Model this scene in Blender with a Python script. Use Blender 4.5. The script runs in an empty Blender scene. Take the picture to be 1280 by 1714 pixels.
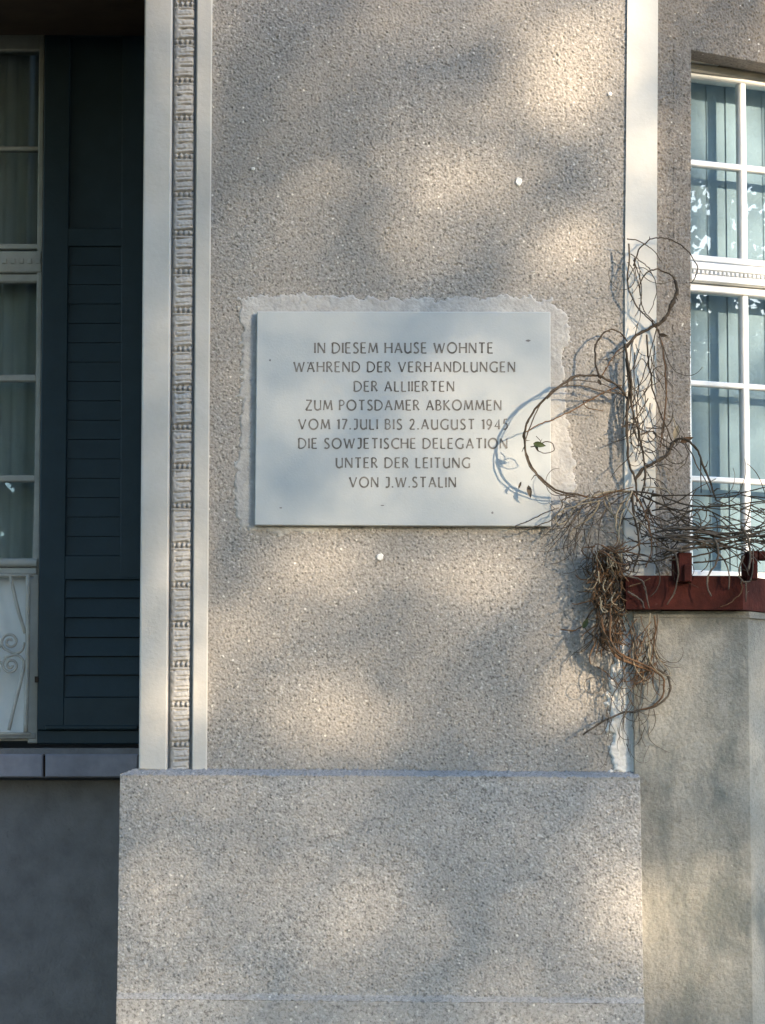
import bpy, bmesh, math, random, zlib
import numpy as np
from mathutils import Vector, Matrix
random.seed(7); RS = np.random.RandomState(11)
S = bpy.context.scene; COL = S.collection
V = Vector
# ------------------------------------------------------------------ camera
F = 4200.0; YH = 1300.0; ROLL = 0.0035
PITCH = math.atan((YH - 857) / F)
CAM = V((0, -7.0, 1.6))
fw = V((0, math.cos(PITCH), math.sin(PITCH)))
rt0 = V((1, 0, 0)); up0 = V((0, -math.sin(PITCH), math.cos(PITCH)))
rt = rt0 * math.cos(ROLL) + up0 * math.sin(ROLL)
up = up0 * math.cos(ROLL) - rt0 * math.sin(ROLL)
cd = bpy.data.cameras.new('camera'); cam = bpy.data.objects.new('camera', cd); COL.objects.link(cam)
cam.matrix_world = Matrix((( rt.x, up.x, -fw.x, CAM.x), (rt.y, up.y, -fw.y, CAM.y), (rt.z, up.z, -fw.z, CAM.z), (0, 0, 0, 1)))
cd.sensor_fit = 'HORIZONTAL'; cd.sensor_width = 36; cd.lens = 36 * F / 1280; cd.clip_end = 2000; cd.clip_start = .05
S.camera = cam
# ------------------------------------------------------------------ sky, sun, exposure
AZ = math.radians(42); EL = math.radians(12.8)
SUN = V((math.sin(AZ) * math.cos(EL), -math.cos(AZ) * math.cos(EL), math.sin(EL)))
w = bpy.data.worlds.new('World'); S.world = w; w.use_nodes = True
nt = w.node_tree; sky = nt.nodes.new('ShaderNodeTexSky'); sky.sky_type = 'NISHITA'; sky.sun_disc = False
sky.sun_elevation = EL; sky.sun_rotation = math.pi - AZ
sky.air_density = 1.0; sky.dust_density = 0.3; sky.ozone_density = 2.4
bg = nt.nodes['Background']; bg.inputs['Strength'].default_value = 0.15
nt.links.new(sky.outputs[0], bg.inputs['Color'])
sl = bpy.data.lights.new('sun', 'SUN'); sl.energy = 2.65; sl.angle = math.radians(.53); sl.color = (1, .79, .55)
so = bpy.data.objects.new('sun', sl); COL.objects.link(so); so.rotation_euler = SUN.to_track_quat('Z', 'Y').to_euler()
S.view_settings.view_transform = 'Standard'; S.view_settings.look = 'None'
S.view_settings.exposure = 2.35; S.view_settings.gamma = 1
S.render.engine = 'CYCLES'
S.cycles.max_bounces = 8; S.cycles.transparent_max_bounces = 16

# ------------------------------------------------------------------ measuring helpers
def ray(px, py): return (fw * F + rt * (px - 640) + up * (857 - py))
def P(px, py, Y=0.0):
    d = ray(px, py); t = (Y - CAM.y) / d.y
    return CAM + d * t
class Pl:                                  # a vertical plane: origin, angle a (receding to the right), n points outward
    def __init__(s, o, a): s.o = o; s.u = V((math.cos(a), math.sin(a), 0)); s.n = V((math.sin(a), -math.cos(a), 0))
    def at(s, px, py, off=0.0):
        d = ray(px, py); o = s.o + s.n * off
        t = (o - CAM).dot(s.n) / d.dot(s.n); return CAM + d * t
    def uz(s, px, py, off=0.0):
        p = s.at(px, py, off); return (p - s.o).dot(s.u), p.z
    def p(s, u, z, off=0.0): q = s.o + s.u * u + s.n * off; return V((q.x, q.y, z))
FRONT = Pl(V((0, 0, 0)), 0.0)
PX = 1 / 600.0
# ------------------------------------------------------------------ object helpers
def tag(o, label=None, cat=None, group=None, kind=None):
    if label: o['label'] = label
    if cat: o['category'] = cat
    if group: o['group'] = group
    if kind: o['kind'] = kind
    return o
def thing(name, label, cat, loc=(0, 0, 0), group=None):
    o = bpy.data.objects.new(name, None); COL.objects.link(o); o.location = loc; o.empty_display_size = .1
    return tag(o, label, cat, group)
def wl(o):
    r = V((0, 0, 0))
    while o is not None: r = r + o.location; o = o.parent
    return r
def mk(name, verts, faces, mat, parent=None, smooth=False):
    off = wl(parent)
    me = bpy.data.meshes.new(name)
    me.from_pydata([tuple(V(v) - off) for v in verts], [], faces)
    me.materials.append(mat)
    if smooth: me.polygons.foreach_set('use_smooth', [True] * len(me.polygons))
    me.update(); o = bpy.data.objects.new(name, me); COL.objects.link(o); o.parent = parent
    return o
class MB:
    def __init__(s): s.v = []; s.f = []
    def add(s, v, f):
        b = len(s.v); s.v += [V(x) for x in v]; s.f += [[i + b for i in q] for q in f]; return s
    def obj(s, name, mat, parent=None, smooth=False): return mk(name, s.v, s.f, mat, parent, smooth)
    def slab(s, front, depth, bev=0.0, back=V((0, 1, 0))):
        """front: 3D polygon clockwise as seen from the camera, extruded along back by depth; front edges chamfered by bev"""
        n = len(front); front = [V(p) for p in front]; c = sum(front, V()) / n
        if bev > 0:
            ins = []
            for i in range(n):
                a, b, d = front[i - 1], front[i], front[(i + 1) % n]
                e1 = (a - b).normalized(); e2 = (d - b).normalized()
                sn = max(.25, e1.cross(e2).length); ins.append(b + (e1 + e2) * (bev / sn))
            vs = ins + [p + back * bev for p in front] + [p + back * depth for p in front]
            fs = [list(range(n))]
            for k in (0, 1):
                for i in range(n):
                    j = (i + 1) % n; fs.append([k * n + j, k * n + i, (k + 1) * n + i, (k + 1) * n + j])
            fs.append(list(range(3 * n - 1, 2 * n - 1, -1)))
        else:
            vs = front + [p + back * depth for p in front]; fs = [list(range(n))]
            for i in range(n):
                j = (i + 1) % n; fs.append([j, i, n + i, n + j])
            fs.append(list(range(2 * n - 1, n - 1, -1)))
        return s.add(vs, fs)
    def pbox(s, x0, y0, x1, y1, Y, depth, bev=0.0):           # facade-parallel box measured in photo pixels at depth Y
        return s.slab([P(x0, y0, Y), P(x1, y0, Y), P(x1, y1, Y), P(x0, y1, Y)], depth, bev)
    def poly(s, pts, Y, depth, bev=0.0): return s.slab([P(x, y, Y) for x, y in pts], depth, bev)
    def lbox(s, pl, u0, u1, z0, z1, o0, o1, bev=0.0):           # box on an angled plane
        return s.slab([pl.p(u0, z1, o1), pl.p(u1, z1, o1), pl.p(u1, z0, o1), pl.p(u0, z0, o1)], o1 - o0, bev, -pl.n)
    def tube(s, pts, radii, sides=6, cap=True):
        pts = [V(p) for p in pts]; n = len(pts)
        if n < 2: return s
        t0 = (pts[1] - pts[0]).normalized(); a = t0.orthogonal().normalized(); rings = []
        for i in range(n):
            t = (pts[min(i + 1, n - 1)] - pts[max(i - 1, 0)]).normalized()
            a = (a - t * a.dot(t)); a = a.normalized() if a.length > 1e-6 else t.orthogonal().normalized()
            b = t.cross(a); r = radii[i] if hasattr(radii, '__len__') else radii
            rings.append([pts[i] + (a * math.cos(k * 2 * math.pi / sides) + b * math.sin(k * 2 * math.pi / sides)) * r for k in range(sides)])
        vs = [p for r in rings for p in r]; fs = []
        for i in range(n - 1):
            for k in range(sides):
                l = (k + 1) % sides; fs.append([i * sides + k, i * sides + l, (i + 1) * sides + l, (i + 1) * sides + k])
        if cap: fs += [list(range(sides - 1, -1, -1)), [(n - 1) * sides + k for k in range(sides)]]
        return s.add(vs, fs)
def crom(pts, sub=5):
    pts = [V(p) for p in pts]; out = []
    q = [pts[0] * 2 - pts[1]] + pts + [pts[-1] * 2 - pts[-2]]
    for i in range(1, len(q) - 2):
        for k in range(sub):
            t = k / sub; a, b, c, d = q[i - 1:i + 3]
            out.append(.5 * ((2 * b) + (c - a) * t + (2 * a - 5 * b + 4 * c - d) * t * t + (3 * b - a - 3 * c + d) * t ** 3))
    out.append(pts[-1]); return out
def noise2(ny, nx, wl_px, seed):                     # band-limited noise, wavelength in samples, unit variance
    r = np.random.RandomState(seed).randn(ny, nx); f = np.fft.rfft2(r)
    ky = np.fft.fftfreq(ny)[:, None]; kx = np.fft.rfftfreq(nx)[None, :]; k = np.sqrt(kx * kx + ky * ky)
    k0 = 1.0 / wl_px; f *= np.exp(-((k - k0) / (k0 * .55)) ** 2); f[0, 0] = 0
    o = np.fft.irfft2(f, s=(ny, nx)); return o / (o.std() + 1e-9)
def rough(ny, nx, step, seed, amp):                  # roughcast relief in metres, step = metres per sample
    h = noise2(ny, nx, .0115 / step, seed) * .5 + noise2(ny, nx, .0066 / step, seed + 1) * .6 + noise2(ny, nx, .05 / step, seed + 2) * .25
    worm = np.abs(noise2(ny, nx, 0.0105 / step, seed + 3)); h *= .75; h += -np.exp(-(worm / .16) ** 2) * .4
    pit = noise2(ny, nx, .014 / step, seed + 5); h -= np.clip(pit - 1.45, 0, 1.2) * 2.6
    nub = noise2(ny, nx, .012 / step, seed + 6); h += np.clip(nub - 1.7, 0, 1) * 2.5
    return np.clip(h, -4.5, 3.0) * amp
def field(name, TL, TR, BR, BL, nrm, H, mat, parent, depth=.05, smooth=True, wob=0.0, seed=3):
    """a relief sheet between four 3D corners displaced along nrm, with sides going back by depth"""
    ny, nx = H.shape
    u = np.linspace(0, 1, nx)[None, :, None]; v = np.linspace(0, 1, ny)[:, None, None]
    TL, TR, BR, BL = [np.array(c)[None, None, :] for c in (TL, TR, BR, BL)]
    Pg = (TL * (1 - u) + TR * u) * (1 - v) + (BL * (1 - u) + BR * u) * v
    n = np.array(nrm)[None, None, :]
    if wob > 0:
        e = np.zeros((ny, nx)); ww = noise2(ny, 64, 12, seed)[:, :2] * wob
        Pg[:, 0] += ww[:, :1] * np.array([[1, 0, 0]]); Pg[:, -1] += ww[:, 1:2] * np.array([[1, 0, 0]])
    G = (Pg + n * H[:, :, None]).reshape(-1, 3)
    idx = np.arange(ny * nx).reshape(ny, nx)
    q = np.stack([idx[:-1, :-1], idx[:-1, 1:], idx[1:, 1:], idx[1:, :-1]], -1).reshape(-1, 4)
    ring = np.concatenate([idx[0, :], idx[1:, -1], idx[-1, -2::-1], idx[-2:0, 0][::1]])
    B = G[ring] - np.array(nrm)[None, :] * depth
    nb = len(G); m = len(ring); i = np.arange(m); j = (i + 1) % m
    sk = np.stack([ring[j], ring[i], nb + i, nb + j], -1)
    A = np.concatenate([G, B]) - np.array(wl(parent))[None, :]; Q = np.concatenate([q, sk])
    me = bpy.data.meshes.new(name); me.vertices.add(len(A)); me.vertices.foreach_set('co', A.astype(np.float32).ravel())
    me.loops.add(len(Q) * 4); me.loops.foreach_set('vertex_index', Q.astype(np.int32).ravel())
    me.polygons.add(len(Q)); me.polygons.foreach_set('loop_start', (np.arange(len(Q)) * 4).astype(np.int32))
    sm = np.zeros(len(Q), bool); sm[:len(q)] = smooth; me.polygons.foreach_set('use_smooth', sm)
    me.materials.append(mat); me.update(calc_edges=True); me.validate()
    o = bpy.data.objects.new(name, me); COL.objects.link(o); o.parent = parent; return o
def pfield(name, pts, Y, amp, seed, mat, parent, depth=.05, step=1.4, wob=0.0):
    c = [P(x, y, Y) for x, y in pts]
    nx = int(max((c[1] - c[0]).length, (c[2] - c[3]).length) / (step * PX)) + 2; ny = int((c[0] - c[3]).length / (step * PX)) + 2
    return field(name, *c, (0, -1, 0), rough(ny, nx, step * PX, seed, amp), mat, parent, depth, wob=wob, seed=seed)

# ------------------------------------------------------------------ materials
def mat(name, build):
    m = bpy.data.materials.new(name); m.use_nodes = True; t = m.node_tree; b = t.nodes['Principled BSDF']
    build(t, b); return m
def N(t, typ, **kw):
    n = t.nodes.new(typ)
    for k, v in kw.items():
        if k in n.inputs.keys(): n.inputs[k].default_value = v
        else: setattr(n, k, v)
    return n
def obco(t): return N(t, 'ShaderNodeTexCoord').outputs['Object']
def noise(t, scale, detail=4, rough_=.55, vec=None, dist=0.0):
    n = N(t, 'ShaderNodeTexNoise', Scale=scale, Detail=detail, Roughness=rough_, Distortion=dist)
    t.links.new(vec if vec is not None else obco(t), n.inputs['Vector']); return n.outputs['Fac']
def ramp(t, fac, stops):
    r = N(t, 'ShaderNodeValToRGB'); e = r.color_ramp.elements
    while len(e) < len(stops): e.new(.5)
    for k, (p, c) in enumerate(stops): e[k].position = p; e[k].color = (*c, 1) if len(c) == 3 else c
    t.links.new(fac, r.inputs['Fac']); return r.outputs['Color']
def g(x): return (x, x, x)
def mixc(t, fac, a, b, mode='MIX'):
    m = N(t, 'ShaderNodeMix', data_type='RGBA', blend_type=mode)
    for sock, val in ((m.inputs[0], fac), (m.inputs[6], a), (m.inputs[7], b)):
        if hasattr(val, 'links'): t.links.new(val, sock)
        else: sock.default_value = val if not isinstance(val, tuple) or len(val) == 4 else (*val, 1)
    return m.outputs[2]
def bump(t, b, h, strength, dist):
    n = N(t, 'ShaderNodeBump', Strength=strength, Distance=dist); t.links.new(h, n.inputs['Height']); t.links.new(n.outputs[0], b.inputs['Normal'])
def m_rough(base, light, dark, spec=.8):
    def f(t, b):
        co = obco(t)
        gr = noise(t, 95, 3, .65, co); c = ramp(t, gr, [(.36, dark), (.45, base), (.57, base), (.66, light)])
        big = noise(t, 2.2, 5, .6, co); c = mixc(t, ramp(t, big, [(.3, g(0)), (.68, g(.8))]), c, tuple(x * .78 for x in base))
        fine = ramp(t, noise(t, 150, 2, .6, co), [(.30, g(.60)), (.46, g(1)), (.68, g(1.0))]); c = mixc(t, 1.0, c, fine, 'MULTIPLY')
        vo = N(t, 'ShaderNodeTexVoronoi', Scale=70); t.links.new(co, vo.inputs['Vector'])
        sp = ramp(t, vo.outputs['Distance'], [(.15, g(1)), (.27, g(0))])
        pick = N(t, 'ShaderNodeSeparateColor'); t.links.new(vo.outputs['Color'], pick.inputs[0])
        pk = ramp(t, pick.outputs[0], [(.87, g(0)), (.91, g(spec))]); c = mixc(t, mixc(t, 1.0, sp, pk, 'MULTIPLY'), c, (.68, .66, .61))
        pk2 = ramp(t, pick.outputs[1], [(.76, g(0)), (.80, g(.8))]); c = mixc(t, mixc(t, 1.0, sp, pk2, 'MULTIPLY'), c, tuple(x * .28 for x in base))
        t.links.new(c, b.inputs['Base Color']); b.inputs['Roughness'].default_value = .92
        bump(t, b, noise(t, 190, 3, .6, co), .45, .003)
    return f
def m_plain(c0, c1, scale=6, roughn=.6, bs=.15, bscale=90, spec=.4, speck=None):
    def f(t, b):
        co = obco(t); c = ramp(t, noise(t, scale, 6, .6, co), [(.32, c0), (.68, c1)])
        if speck is not None:
            s = ramp(t, noise(t, 38, 2, .5, co), [(.70, g(0)), (.76, g(.6))]); c = mixc(t, s, c, speck)
        t.links.new(c, b.inputs['Base Color']); b.inputs['Roughness'].default_value = roughn
        b.inputs['Specular IOR Level'].default_value = spec
        if bs > 0: bump(t, b, noise(t, bscale, 4, .6, co), bs, .004)
    return f
M = {}
M['roughcast'] = mat('roughcast', m_rough((.335, .318, .294), (.56, .545, .515), (.12, .112, .102)))
M['plinth'] = mat('plinth_roughcast', m_rough((.385, .375, .36), (.60, .585, .565), (.14, .136, .13)))
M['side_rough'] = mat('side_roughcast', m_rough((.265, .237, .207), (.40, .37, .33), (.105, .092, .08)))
M['trim'] = mat('painted_render', m_plain((.40, .388, .358), (.48, .468, .438), 5, .75, .35, 60, .3, (.44, .41, .36)))
M['carve'] = mat('carved_render', m_plain((.32, .32, .318), (.40, .398, .392), 9, .8, .3, 120, .3))
M['strip'] = mat('painted_strip', m_plain((.57, .555, .51), (.64, .625, .58), 4, .7, .2, 60, .3))
M['stone'] = mat('plaque_stone', m_plain((.355, .385, .395), (.43, .452, .452), 5, .55, .12, 160, .35, (.40, .40, .385)))
M['letter'] = mat('inscription_paint', m_plain((.075, .07, .064), (.21, .20, .185), 48, .8, 0))
M['mortar'] = mat('mortar', m_plain((.335, .33, .318), (.45, .445, .43), 20, .9, 1.0, 75, .2))
M['chalk'] = mat('worn_paint', m_plain((.58, .57, .54), (.74, .73, .71), 22, .9, 1.0, 80, .2))
def m_parapet(t, b):
    co = obco(t); c = ramp(t, noise(t, 5, 6, .62, co), [(.3, (.255, .247, .218)), (.7, (.34, .33, .292))])
    mp = N(t, 'ShaderNodeMapping'); mp.inputs['Scale'].default_value = (4.5, 4.5, 2.2); t.links.new(co, mp.inputs['Vector'])
    st = ramp(t, noise(t, 1.0, 9, .72, mp.outputs[0], .35), [(.47, g(0)), (.62, g(.85))]); c = mixc(t, st, c, (.135, .148, .138))
    ss = ramp(t, noise(t, 24, 6, .7, co), [(.56, g(0)), (.70, g(.45))]); c = mixc(t, ss, c, (.17, .16, .14))
    sx = N(t, 'ShaderNodeSeparateXYZ'); t.links.new(co, sx.inputs[0]); ad = N(t, 'ShaderNodeMath', operation='ADD'); t.links.new(sx.outputs[2], ad.inputs[0])
    m5 = N(t, 'ShaderNodeMath', operation='MULTIPLY'); t.links.new(noise(t, 9, 7, .7, co), m5.inputs[0]); m5.inputs[1].default_value = .30; t.links.new(m5.outputs[0], ad.inputs[1])
    mr = N(t, 'ShaderNodeMapRange'); t.links.new(ad.outputs[0], mr.inputs[0]); mr.inputs[1].default_value = 2.10; mr.inputs[2].default_value = 2.22; mr.inputs[4].default_value = .75
    c = mixc(t, mr.outputs[0], c, (.10, .105, .10))                 # damp, grimy band under the box
    gr = ramp(t, noise(t, 130, 3, .65, co), [(.28, g(.55)), (.5, g(0))]); c = mixc(t, gr, c, (.13, .125, .11))
    fl = ramp(t, noise(t, 60, 3, .6, co), [(.68, g(0)), (.76, g(.5))]); c = mixc(t, fl, c, (.46, .45, .40))
    t.links.new(c, b.inputs['Base Color']); b.inputs['Roughness'].default_value = .9; bump(t, b, noise(t, 110, 6, .7, co), .9, .006)
M['parapet'] = mat('smooth_render', m_parapet)
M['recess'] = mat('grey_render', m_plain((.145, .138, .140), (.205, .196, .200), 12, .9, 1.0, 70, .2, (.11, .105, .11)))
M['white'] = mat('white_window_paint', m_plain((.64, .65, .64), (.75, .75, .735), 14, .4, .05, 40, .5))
M['shadedwhite'] = mat('shaded_window_paint', m_plain((.27, .267, .245), (.36, .355, .33), 14, .5, .2, 60, .4))  # white frame paint with the recess shade put into its colour
M['doorwhite'] = mat('door_panel_paint', m_plain((.60, .62, .63), (.70, .72, .72), 8, .5, .05, 40, .4))
M['shutter'] = mat('blue_shutter_paint', m_plain((.0062, .0200, .0285), (.0095, .0265, .0375), 12, .55, .2, 70, .35))
M['tile'] = mat('clay_sill_tile', m_plain((.185, .178, .21), (.255, .246, .285), 16, .6, .25, 90, .4))
M['grille'] = mat('aged_grille_paint', m_plain((.30, .288, .258), (.40, .388, .355), 30, .5, .3, 80, .4))
M['dark'] = mat('dark_wood', m_plain((.028, .018, .013), (.045, .03, .022), 9, .8, .1, 40, .2))
M['red'] = mat('red_brown_paint', m_plain((.028, .008, .006), (.066, .016, .012), 26, .8, .5, 70, .12, (.10, .055, .042)))
M['soil'] = mat('soil', m_plain((.02, .015, .01), (.06, .045, .03), 40, 1, 1, 60, .1))
M['wine'] = mat('dark_brown_bark', m_plain((.030, .024, .018), (.085, .066, .048), 60, .85, .6, 200, .2))
M['wineg'] = mat('grey_brown_bark', m_plain((.055, .045, .036), (.14, .115, .09), 50, .85, .6, 200, .2))
M['rust'] = mat('rusty_brown_bark', m_plain((.066, .038, .022), (.17, .102, .058), 40, .85, .5, 200, .2))
M['straw'] = mat('straw_stem', m_plain((.20, .165, .11), (.33, .28, .20), 40, .8, .4, 200, .2))
M['leaf'] = mat('green_leaf', m_plain((.03, .045, .015), (.06, .08, .03), 40, .6, .1, 100, .3))
M['blind'] = mat('blind_fabric', m_plain((.35, .44, .55), (.41, .505, .615), 3, .8, .05, 120, .2))
M['curtain'] = mat('curtain_fabric', m_plain((.50, .53, .55), (.58, .61, .62), 5, .9, .1, 120, .2))
M['room'] = mat('room_wall', m_plain((.16, .17, .18), (.2, .21, .22), 2, .9, 0))
M['foil'] = mat('tree_foliage', m_plain((.035, .055, .018), (.07, .095, .032), 4, .7, 0, 90, .2))
M['trunk'] = mat('tree_bark', m_plain((.05, .04, .03), (.11, .09, .07), 12, .9, 1, 30, .2))
M['ground'] = mat('lawn_ground', m_plain((.028, .030, .016), (.065, .058, .040), 1.5, 1, .8, 20, .1))  # tree shade put into the base colour to cut bounced light
M['chip'] = mat('white_chip', m_plain((.62, .62, .60), (.72, .72, .70), 40, .8, 0))
def m_glass(t, b):
    out = t.nodes['Material Output']; t.nodes.remove(b)
    tr = N(t, 'ShaderNodeBsdfTransparent'); tr.inputs[0].default_value = (.86, .9, .9, 1)
    gl = N(t, 'ShaderNodeBsdfGlossy', Roughness=.0); gl.inputs['Color'].default_value = (.95, .97, 1, 1)
    fr = N(t, 'ShaderNodeFresnel', IOR=1.55); mx = N(t, 'ShaderNodeMixShader')
    bn = N(t, 'ShaderNodeBump', Strength=.012, Distance=.01); t.links.new(noise(t, 3.5, 2, .5), bn.inputs['Height']); t.links.new(bn.outputs[0], gl.inputs['Normal'])
    t.links.new(fr.outputs[0], mx.inputs[0]); t.links.new(tr.outputs[0], mx.inputs[1]); t.links.new(gl.outputs[0], mx.inputs[2]); t.links.new(mx.outputs[0], out.inputs['Surface'])
M['glass'] = mat('window_glass', m_glass)

# ================================================================== SETTING
gm = MB(); gm.add([(-300, -300, 0), (300, -300, 0), (300, 300, 0), (-300, 300, 0)], [[0, 1, 2, 3]])
tag(gm.obj('ground', M['ground']), 'unseen lawn in front of the villa, coloured dark for tree shade', 'ground', kind='structure')

# ================================================================== VILLA
villa = thing('villa', 'grey brown roughcast villa front with a pilaster between a shuttered window and a white window', 'house', (0, 0, 0))
pfield('wall', [(352, -130), (1058, -130), (1056, 1300), (340, 1298)], 0.0, .00125, 21, M['roughcast'], villa, .10)
wall = villa.children[0] if villa.children else None
wall = [o for o in COL.objects if o.name == 'wall'][0]
mb = MB(); mb.pbox(246, -260, 1100, 1300, .06, .55); mb.obj('pilaster_core', M['roughcast'], villa)
# chips of white on the wall
def blob(name, px, py, r, Y, th, m, parent, seed, sx=1.0, sy=1.0):
    rr = random.Random(seed); pts = []
    for k in range(14):
        a = -k * 2 * math.pi / 14; q = r * (1 + rr.uniform(-.22, .22)); pts.append(P(px + math.cos(a) * q * sx, py + math.sin(a) * q * sy, Y))
    # clockwise seen from the camera: y grows down in the photo
    b = MB(); b.slab(pts[::-1], th, th * .4); return b.obj(name, m, parent)
blob('paint_fleck', 636, 932, 5.5, -.006, .006, M['chip'], wall, 1); blob('paint_fleck', 868, 304, 5.5, -.006, .006, M['chip'], wall, 2, .9, 1.3)
blob('paint_fleck', 1021, 157, 3.5, -.006, .006, M['chip'], wall, 3); blob('paint_fleck', 424, 282, 3, -.006, .006, M['chip'], wall, 4)
# left moulding: outer band, carved band, inner band
mould = MB().poly([(244, -260), (290, -260), (279, 1290), (232, 1288)], -.022, .55, .004).obj('outer_moulding', M['trim'], villa)
MB().poly([(331, -260), (357, -260), (346, 1291), (321, 1290)], -.012, .06, .003).obj('inner_moulding', M['trim'], villa)
MB().poly([(288, -260), (334, -260), (323, 1290), (277, 1290)], .016, .03).obj('moulding_groove', M['carve'], villa)
def carved():
    tl, tr, br, bl = P(293.5, -260, .006), P(328, -260, .006), P(317.5, 1289, .006), P(284, 1289, .006)
    ny = 1550; nx = 40; L = (tl - bl).length; per = .1112
    v = np.linspace(0, L, ny)[:, None]; u = np.linspace(-1, 1, nx)[None, :]
    ph = ((v + per * (1 - ((25 + 260) * PX / per) % 1) + .5 * .016) % per) / per          # 0 = start of a bead row
    cross = np.clip(1 - np.abs(u) ** 2.6, 0, 1) ** .5
    H = np.zeros((ny, nx))
    bead = ph < .145; rib = (ph >= .145) & (ph < .215); cush = ph >= .215
    pb = np.clip(ph / .145, 0, 1); bu = ((u + 1.0) / 2 * 4) % 1
    hb = np.clip(1 - ((pb - .5) / .46) ** 2 - ((bu - .5) / .46) ** 2, 0, 1) ** .5
    pr = np.clip((ph - .145) / .07, 0, 1); hr = np.clip(1 - ((pr - .5) / .5) ** 2, 0, 1) ** .5
    sl = ph + .022 * np.sin(u * 1.5) * 0 - .018 * (u < -.5) * (u + .5)
    pc = (np.clip((sl - .215) / .785, 0, .9999) * 3); pf = pc % 1
    hc = np.clip(1 - np.abs((pf - .5) / .5) ** 4.5, 0, 1) ** .7
    edge = .80 + .16 * np.clip(1 - ((pf - .5) / .5) ** 2, 0, 1)               # scalloped sides
    side = np.clip((edge - np.abs(u)) / .09, 0, 1)
    sl2 = ph + .020 * u; pc = np.clip((sl2 - .215) / .785, 0, .9999) * 3; pf = pc % 1
    groove = np.exp(-((pf - 1) / .085) ** 2) + np.exp(-(pf / .085) ** 2) + .45 * np.exp(-((pf - .62) / .07) ** 2)
    var = noise2(ny, nx, 24, 78); gm = np.clip((.80 + .08 * var - np.abs(u - .16)) / .22, 0, 1)
    edge = .86 + .14 * np.clip(1 - ((pf - .5) / .5) ** 2, 0, 1); side = np.clip((edge - np.abs(u)) / .07, 0, 1)
    body = (.001 + .016 * cross) * side - .014 * np.clip(groove, 0, 1) * gm * (1 + .25 * var)
    H = np.where(bead, -.002 + .019 * hb * np.clip(cross * 1.3, 0, 1), np.where(rib, .000 + .015 * hr * cross, body))
    H = H * .78 + noise2(ny, nx, 9, 77) * .0005
    return field('carved_band', tl, tr, br, bl, (0, -1, 0), H, M['carve'], villa, .02)
carved()
# right strip of the pilaster
MB().poly([(1051, -260), (1104, -260), (1101, 0), (1097, 800), (1096, 1294), (1042, 1294), (1046, 420), (1050, 0)], -.007, .4, .0065).obj('corner_strip', M['strip'], villa)
def ragged(name, pts, Y, th, m, parent, seed, jit=5, seg=9):
    rr = random.Random(seed); out = []
    for i in range(len(pts)):
        a, b = pts[i], pts[(i + 1) % len(pts)]; L = math.hypot(b[0] - a[0], b[1] - a[1]); n = max(1, int(L / seg))
        for k in range(n):
            t = k / n; out.append((a[0] + (b[0] - a[0]) * t + rr.gauss(0, jit * .5), a[1] + (b[1] - a[1]) * t + rr.gauss(0, jit * .5)))
    b = MB(); n = len(out); vs = [P(x, y, Y) for x, y in out]; vs += [p + V((0, th, 0)) for p in vs]
    fs = [list(range(n))] + [[(i + 1) % n, i, n + i, n + (i + 1) % n] for i in range(n)]
    b.add(vs, fs); return b.obj(name, m, parent)
# mortar round the plaque: a trowelled skin whose ragged rim sinks into the roughcast
def inpoly_dist(X, Z, poly):
    d = np.full(X.shape, 1e9); ins = np.zeros(X.shape, bool); n = len(poly)
    for i in range(n):
        (x0, z0), (x1, z1) = poly[i], poly[(i + 1) % n]; ex, ez = x1 - x0, z1 - z0
        t = np.clip(((X - x0) * ex + (Z - z0) * ez) / (ex * ex + ez * ez + 1e-9), 0, 1); d = np.minimum(d, np.hypot(X - x0 - t * ex, Z - z0 - t * ez))
        c = ((z0 > Z) != (z1 > Z)) & (X < (x1 - x0) * (Z - z0) / (z1 - z0 + 1e-12) + x0); ins ^= c
    return np.where(ins, d, -d)
def skin(name, poly, Y, th, m, parent, seed, wob=7, sink=.008, fade=5.0, step=1.7, amp=.0010):
    xs = [p[0] for p in poly]; ys = [p[1] for p in poly]; x0, x1, y0, y1 = min(xs) - 22, max(xs) + 22, min(ys) - 22, max(ys) + 22
    nx, ny = int((x1 - x0) / step), int((y1 - y0) / step); X, Z = np.meshgrid(np.linspace(x0, x1, nx), np.linspace(y0, y1, ny))
    d = inpoly_dist(X, Z, poly) + noise2(ny, nx, 40 / step, seed) * wob * .7 + noise2(ny, nx, 14 / step, seed + 1) * wob * .5 + noise2(ny, nx, 6 / step, seed + 2) * wob * .25
    k = np.clip(d / fade * .5 + .5, 0, 1); k = k * k * (3 - 2 * k); H = -sink + k * (sink + th) + rough(ny, nx, step * PX, seed + 7, amp) * k
    return field(name, P(x0, y0, Y), P(x1, y0, Y), P(x1, y1, Y), P(x0, y1, Y), (0, -1, 0), H, m, parent, .01)
skin('mortar_surround', [(398, 500), (470, 494), (545, 493), (640, 498), (740, 500), (850, 495), (918, 500), (950, 520), (956, 560), (944, 600), (948, 680), (958, 745), (966, 800), (960, 838), (925, 872), (840, 888), (700, 884), (560, 887), (470, 898), (402, 886), (390, 850), (398, 760), (402, 640), (403, 540)], 0, .0035, M['mortar'], villa, 9, 3.2, amp=.0006)
skin('worn_paint', [(1034, 1095), (1046, 1050), (1085, 1040), (1085, 1300), (1018, 1300), (1022, 1240), (1016, 1180), (1022, 1120)], -.007, .003, M['chalk'], villa, 5, 5, .02, 9, amp=.0007)
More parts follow.
